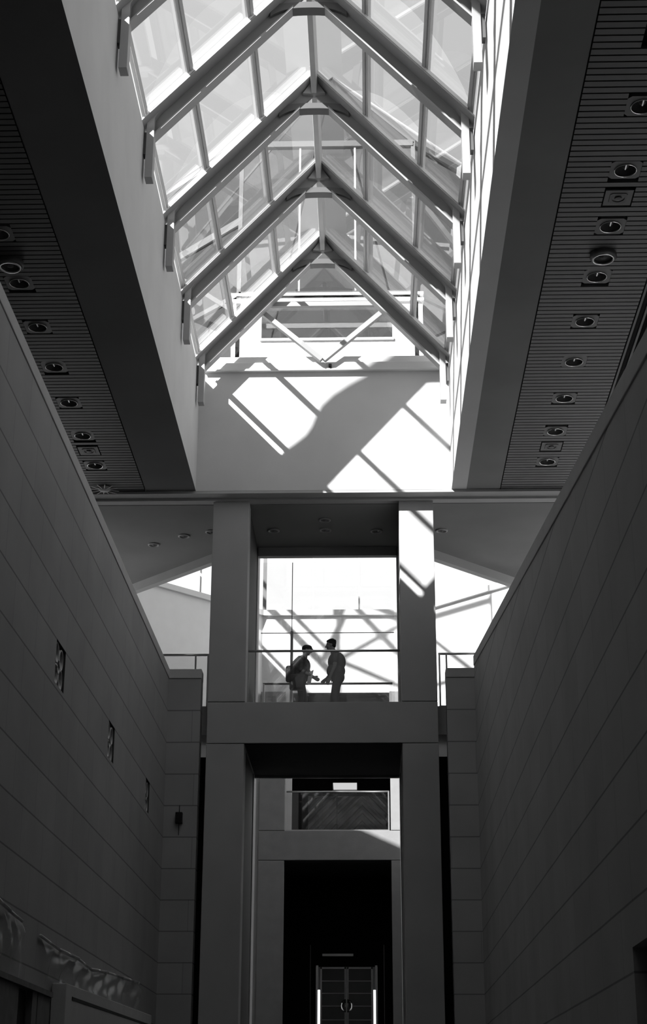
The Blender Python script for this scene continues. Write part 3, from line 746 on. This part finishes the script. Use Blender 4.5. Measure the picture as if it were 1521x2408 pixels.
plastic('plastic_sheet', [(15.4, 2.22), (16.3, 2.2), (17.2, 2.13), (17.9, 2.10)], [(15.4, 1.42), (16.3, 1.42), (17.2, 1.42), (17.85, 1.42)], 'Crinkled clear plastic sheet at the far left edge of the wall, above the dark opening', 2, 25)
plastic('plastic_sheet', [(18.95, 2.06), (20.2, 2.02), (21.5, 2.04), (22.6, 2.0), (24, 2.08), (25.6, 2.14), (27.3, 2.2)], [(19.3, 1.62), (20.2, 1.62), (21.5, 1.64), (22.6, 1.66), (24, 1.68), (25.6, 1.71), (27.4, 1.74)], 'Long clear plastic sheet with rolled top edge taped above the pale panel', 5, 40)
HB = mat('dark_hoarding_board', .16, noise=.2, scale=5); PB = mat('pale_hoarding_board', .50, noise=.05)
t = thing('hoarding', (XL + .1, 17.3, 0), 'Dark boarded hoarding with a black gap at the bottom left corner', 'hoarding')
for a, b in ((15.2, 17.7), (18.45, 18.72), (18.76, 19.5)):
    m = MB(); m.box(XL + .02, XL + .09, a, b, floor_z(a) + .02, 1.41); m.build('board', HB, t)
m = MB(); m.box(XL + .02, XL + .12, 15.2, 19.5, 1.40, 1.46); m.build('top_rail', HB, t)
m = MB(); m.box(XL + .005, XL + .015, 17.7, 18.45, floor_z(17), 1.40); m.build('black_gap', BLACK, t)
t = thing('wall_panel', (XL + .1, 24, floor_z(20)), 'Pale board panel with a dark slot near its top at the foot of the left wall', 'panel')
m = MB(); m.prism([(19.9, floor_z(19.9)), (27.9, floor_z(27.9)), (27.9, 1.72), (19.9, 1.60)], 0, XL + .02, XL + .2); m.build('board', PB, t, bevel=.01)
m = MB(); m.prism([(20.3, 1.43), (27.6, 1.53), (27.6, 1.56), (20.3, 1.47)], 0, XL + .2, XL + .205); m.build('slot', BLACK, t)

# ------------------------------------------------------------------ people
SKIN = mat('skin', .30, rough=.6, noise=.04, bump=0); SHIRT1 = mat('dark_patterned_shirt', .085, noise=.5, scale=14, bump=0); TROU1 = mat('dark_trousers', .05, noise=.1)
SHIRT2 = mat('grey_short_sleeved_shirt', .13, noise=.2, scale=6, bump=0); TROU2 = mat('grey_trousers', .13, noise=.1, scale=6); HAIRM = mat('dark_hair', .03, noise=.3, scale=40); SHOE = mat('black_shoe', .02)
CAPM = mat('dark_cap', .06, noise=.1); BAGM = mat('black_bag', .03, noise=.2, scale=8); PAPER = mat('white_paper', .85, bump=0, noise=.02)

def blob(parts, name, m, parent, voxel, smooth=4):
    """union of tapered capsules / ellipsoids, voxel-remeshed into one continuous surface"""
    bm = bmesh.new()
    def ell(c, r, rot=None, seg=20):
        res = bmesh.ops.create_uvsphere(bm, u_segments=seg, v_segments=seg // 2 + 2, radius=1.0)
        mt = Matrix.Diagonal((r[0], r[1], r[2], 1))
        if rot is not None: mt = rot.to_4x4() @ mt
        mt = Matrix.Translation(c) @ mt
        bmesh.ops.transform(bm, matrix=mt, verts=res['verts'])
    def cap(p, q, r0, r1, flat=1.0):
        p = Vector(p); q = Vector(q); d = q - p; n = max(2, int(d.length / (min(r0, r1) * .45)) + 1)
        rot = d.to_track_quat('Z', 'Y').to_matrix()
        for sgn, c_, r_ in ((0, p, r0), (0, q, r1)): ell(c_, (r_ * 1.0, r_ * flat, r_), None if flat == 1 else rot, 14)
        N_ = 16; vs = []
        for c_, r_ in ((p, r0), (q, r1)):
            for i in range(N_):
                a = 2 * math.pi * i / N_; vs.append(bm.verts.new(c_ + rot @ Vector((r_ * math.cos(a), r_ * flat * math.sin(a), 0))))
        for i in range(N_): bm.faces.new((vs[i], vs[(i + 1) % N_], vs[N_ + (i + 1) % N_], vs[N_ + i]))
        bm.faces.new(vs[:N_][::-1]); bm.faces.new(vs[N_:])
    for p in parts:
        if p[0] == 'e': ell(Vector(p[1]), p[2], p[3] if len(p) > 3 else None)
        else: cap(*p[1:])
    me = bpy.data.meshes.new(name); bm.to_mesh(me); bm.free()
    tmp = bpy.data.objects.new('tmp', me); COL.objects.link(tmp)
    r = tmp.modifiers.new('r', 'REMESH'); r.mode = 'VOXEL'; r.voxel_size = voxel
    sm = tmp.modifiers.new('s', 'SMOOTH'); sm.iterations = smooth; sm.factor = .5
    dg = bpy.context.evaluated_depsgraph_get(); dg.update()
    me2 = bpy.data.meshes.new_from_object(tmp.evaluated_get(dg)); me2.name = name
    bpy.data.objects.remove(tmp)
    for pl_ in me2.polygons: pl_.use_smooth = True
    me2.materials.clear(); me2.materials.append(m)
    o = bpy.data.objects.new(name, me2); COL.objects.link(o)
    if parent is not None: o.parent = parent
    return o

def hand(wrist, d, palm_n, curl=.6, k=1.0, side=1):
    """parts of a hand starting at wrist, pointing along d; palm faces palm_n"""
    d = Vector(d).normalized(); pn = Vector(palm_n); pn = (pn - d * pn.dot(d)).normalized(); ac = d.cross(pn) * side
    w_ = Vector(wrist); P = []
    kn = w_ + d * .085 * k
    for q in (-.030, -.010, .010, .030): P.append(('c', w_ + ac * q * .6 * k + d * .01, kn + ac * q * k, .014 * k, .0125 * k))
    for i, (q, ln) in enumerate(((-.031, .072), (-.0105, .080), (.0105, .074), (.031, .058))):
        p0 = kn + ac * q * k; dd = (d + pn * curl * .35).normalized(); p1 = p0 + dd * ln * .45 * k
        dd2 = (d + pn * curl * 1.0).normalized(); p2 = p1 + dd2 * ln * .32 * k; dd3 = (d * .7 + pn * curl * 1.6).normalized(); p3 = p2 + dd3 * ln * .26 * k
        P += [('c', p0, p1, .0100 * k, .0092 * k), ('c', p1, p2, .0092 * k, .0085 * k), ('c', p2, p3, .0085 * k, .0075 * k)]
    b0 = w_ + d * .025 * k - ac * .030 * k; b1 = b0 + (d * .7 - ac * .75 + pn * .3).normalized() * .04 * k; b2 = b1 + (d * .95 - ac * .2 + pn * .5).normalized() * .032 * k
    P += [('c', w_ + d * .01 - ac * .012, b0, .014 * k, .013 * k), ('c', b0, b1, .0125 * k, .0105 * k), ('c', b1, b2, .0105 * k, .009 * k)]
    return P

def head_parts(hc, F, tilt=0.0, k=1.0):
    """hc head centre, F = +-1 facing along x"""
    rot = Matrix.Rotation(tilt * F, 3, 'Y')
    def q(x, y, z): return Vector(hc) + rot @ Vector((x * F * k, y * k, z * k))
    P = [('e', q(-.012, 0, .03), (.098 * k, .076 * k, .090 * k)), ('e', q(.015, 0, -.03), (.075 * k, .062 * k, .085 * k)),
         ('e', q(.035, 0, -.085), (.045 * k, .044 * k, .032 * k)), ('e', q(.060, 0, -.095), (.02 * k, .022 * k, .017 * k)),
         ('c', q(.085, 0, .012), q(.112, 0, -.028), .010 * k, .0145 * k), ('e', q(.098, 0, -.032), (.014 * k, .019 * k, .010 * k)),
         ('e', q(.074, 0, -.056), (.018 * k, .026 * k, .008 * k)), ('e', q(.072, 0, -.068), (.018 * k, .023 * k, .008 * k)),
         ('e', q(.076, .0, .028), (.014 * k, .050 * k, .010 * k))]
    for s in (-1, 1):
        P += [('e', q(-.008, s * .078, -.012), (.018 * k, .008 * k, .030 * k)), ('e', q(.072, s * .030, .006), (.012 * k, .013 * k, .009 * k)),
              ('e', q(.05, s * .042, -.03), (.025 * k, .02 * k, .02 * k))]
    return P, q

def person(loc, F, H, label, style):
    t = thing('person', loc, label, 'person')
    k = H / 1.72
    def v(x, y, z): return Vector((x * F, y, z))
    lean = .05 if style == 1 else .04
    hipz = .90 * k; shz = 1.37 * k if style == 2 else 1.36 * k
    hip = v(0, 0, hipz); wai = v(.01, 0, 1.05 * k); che = v(lean * .55, 0, 1.24 * k); nek = v(lean + .02, 0, 1.45 * k)
    hc = v(lean + (.07 if style == 1 else .09), 0, 1.60 * k)
    B = []
    hp, q = head_parts(hc, F, .18 if style == 1 else .10, k * .98)
    B += hp
    B += [('c', nek - v(0, 0, .05), hc - v(.03, 0, .05), .062 * k, .055 * k)]
    wide = 1.50 if style == 1 else 1.36
    TOR = [('e', v(lean * .55 - .02, 0, 1.24 * k), (.125 * k * wide, .165 * k, .20 * k)), ('e', v(.02, 0, 1.05 * k), (.13 * k * wide, .155 * k, .17 * k)),
           ('e', v(-.015, 0, .92 * k), (.13 * k, .165 * k, .13 * k)), ('e', v(lean - .02, 0, 1.37 * k), (.085 * k, .165 * k, .075 * k)), ('c', v(lean - .01, 0, 1.38 * k), nek, .08 * k, .058 * k)]
    B += TOR
    LEG = []
    for s in (-1, 1):
        hj = v(-.01, s * .09 * k, .88 * k); kn = v(.03 + (.04 if s > 0 else 0), s * .10 * k, .48 * k); an = v(-.02 + (.06 if s > 0 else -.02), s * .105 * k, .09 * k)
        B += [('c', hj, kn, .088 * k, .056 * k), ('c', kn, an, .056 * k, .036 * k), ('c', kn + v(-.02, 0, -.08), kn + v(-.03, 0, -.18), .05 * k, .045 * k),
              ('c', an + v(0, 0, -.03), an + v(.15 * k, 0, -.055), .035 * k, .026 * k), ('c', an + v(0, 0, -.03), an + v(-.045, 0, -.045), .035 * k, .034 * k)]
        LEG.append((hj, kn, an))
    ARM = []
    for s in (-1, 1):
        sj = v(lean - .02, s * .185 * k, 1.37 * k)
        if style == 1:
            el = v(lean - .05, s * .235 * k, 1.09 * k) if s < 0 else v(lean + .05, s * .22 * k, 1.10 * k); wr = v(.27, s * .16 * k, .95 * k) if s < 0 else v(.27, s * .12 * k, 1.0 * k)
            hd, pn, cu = wr - el + v(.06, 0, -.05), v(0, -s, -.1), .9
        else:
            el = v(lean + .00, s * .225 * k, 1.10 * k) if s < 0 else v(lean + .06, s * .22 * k, 1.08 * k); wr = v(lean + .10, s * .215 * k, .86 * k) if s < 0 else v(.23, s * .17 * k, .93 * k)
            hd, pn, cu = wr - el, v(0 if s < 0 else .0, -s, 0), .6
        B += [('c', sj, el, .050 * k, .040 * k), ('c', el, wr, .040 * k, .026 * k), ('e', sj, (.06 * k, .055 * k, .06 * k))]
        B += hand(wr, hd, pn, cu, k, s)
        ARM.append((sj, el, wr))
    body = blob(B, 'body', SKIN, t, .0062, 3)
    # shirt
    SH = [(a[0], a[1], tuple(x + .018 for x in a[2])) if a[0] == 'e' else ('c', a[1], a[2] - v(0, 0, .05 * k), a[3] + .014, a[4] + .006) for a in TOR]
    sleeve = .98 if style == 1 else .62
    for sj, el, wr in ARM:
        SH += [('c', sj, sj.lerp(el, sleeve), .066 * k, .055 * k), ('e', sj, (.070 * k, .066 * k, .068 * k))]
    blob(SH, 'shirt', SHIRT1 if style == 1 else SHIRT2, t, .010, 4)
    TR = [('e', v(-.015, 0, .90 * k), (.142 * k, .178 * k, .10 * k))]
    for hj, kn, an in LEG: TR += [('c', hj, kn, .103 * k, .072 * k), ('c', kn, an + v(0, 0, .02), .072 * k, .056 * k)]
    blob(TR, 'trousers', TROU1 if style == 1 else TROU2, t, .011, 4)
    for hj, kn, an in LEG:
        blob([('c', an + v(-.05, 0, -.05), an + v(.16 * k, 0, -.058), .042 * k, .032 * k), ('c', an + v(-.04, 0, -.02), an + v(.02, 0, -.03), .044 * k, .044 * k)], 'shoe', SHOE, t, .008, 3)
    # hair
    if style == 1:
        blob([('e', q(-.02, 0, .05), (.104 * k, .084 * k, .078 * k)), ('e', q(-.05, 0, -.005), (.066 * k, .078 * k, .07 * k))], 'hair', HAIRM, t, .007, 2)
        blob([('e', q(-.005, 0, .068), (.108 * k, .088 * k, .058 * k)), ('c', q(.07, -.02, .048), q(.12, 0, .036), .018 * k, .012 * k, 2.2)], 'cap', CAPM, t, .007, 3)
    else:
        HP = [('e', q(-.028, 0, .052), (.098 * k, .083 * k, .076 * k)), ('e', q(-.062, 0, .0), (.052 * k, .074 * k, .07 * k)), ('e', q(.03, 0, .093), (.05 * k, .055 * k, .03 * k))]
        rnd = random.Random(3)
        for _ in range(26):
            a = rnd.uniform(0, 6.28); b = rnd.uniform(.1, 1.3)
            HP.append(('e', q(-.03 + .095 * math.cos(a) * math.sin(b), .08 * math.sin(a) * math.sin(b), .055 + .078 * math.cos(b)), (.018, .018, .016)))
        blob(HP, 'hair', HAIRM, t, .006, 2)
    return t, ARM, k
YP = 31.55
p1, ARM1, k1 = person((-1.34, YP, ZB), 1, 1.60, 'Person in dark clothes and cap facing right on the bridge, holding paper', 1)
p2, ARM2, k2 = person((-.60, YP + .02, ZB), -1, 1.72, 'Person in short-sleeved shirt with dark curly hair facing left on the bridge', 2)
# shoulder bag
t = thing('shoulder_bag', (-1.62, YP - .12, ZB + .75), 'Black shoulder bag slung behind the left person on the bridge', 'bag')
def boxy(name, c, h, m, parent, bev):
    o = MB().box(c[0] - h[0], c[0] + h[0], c[1] - h[1], c[1] + h[1], c[2] - h[2], c[2] + h[2]).build(name, m, parent)
    b = o.modifiers.new('bevel', 'BEVEL'); b.width = bev; b.segments = 4
    for p_ in o.data.polygons: p_.use_smooth = True
    return o
boxy('pouch', (-1.54, YP - .24, ZB + .92), (.10, .08, .17), BAGM, t, .05)
boxy('pouch', (-1.40, YP - .27, ZB + .74), (.16, .07, .17), BAGM, t, .05)
m = MB(); pts = [(-1.54, YP - .27, ZB + 1.06), (-1.47, YP - .27, ZB + 1.18), (-1.36, YP - .24, ZB + 1.30), (-1.24, YP - .22, ZB + 1.18), (-1.22, YP - .27, ZB + 1.0), (-1.32, YP - .31, ZB + .84)]
for a, b in zip(pts, pts[1:]): m.bar(a, b, .035, .012, up=(0, 1, 0))
m.build('strap', BAGM, t)
m = MB(); m.quad((-1.16, YP - .17, ZB + .98), (-1.07, YP - .19, ZB + 1.02), (-1.13, YP - .19, ZB + .72), (-1.22, YP - .17, ZB + .70))
o = m.build('folded_paper', PAPER, origin=(-1.15, YP - .17, ZB + .8)); so = o.modifiers.new('s', 'SOLIDIFY'); so.thickness = .006
tag(o, 'White folded paper held by the left person on the bridge', 'paper')
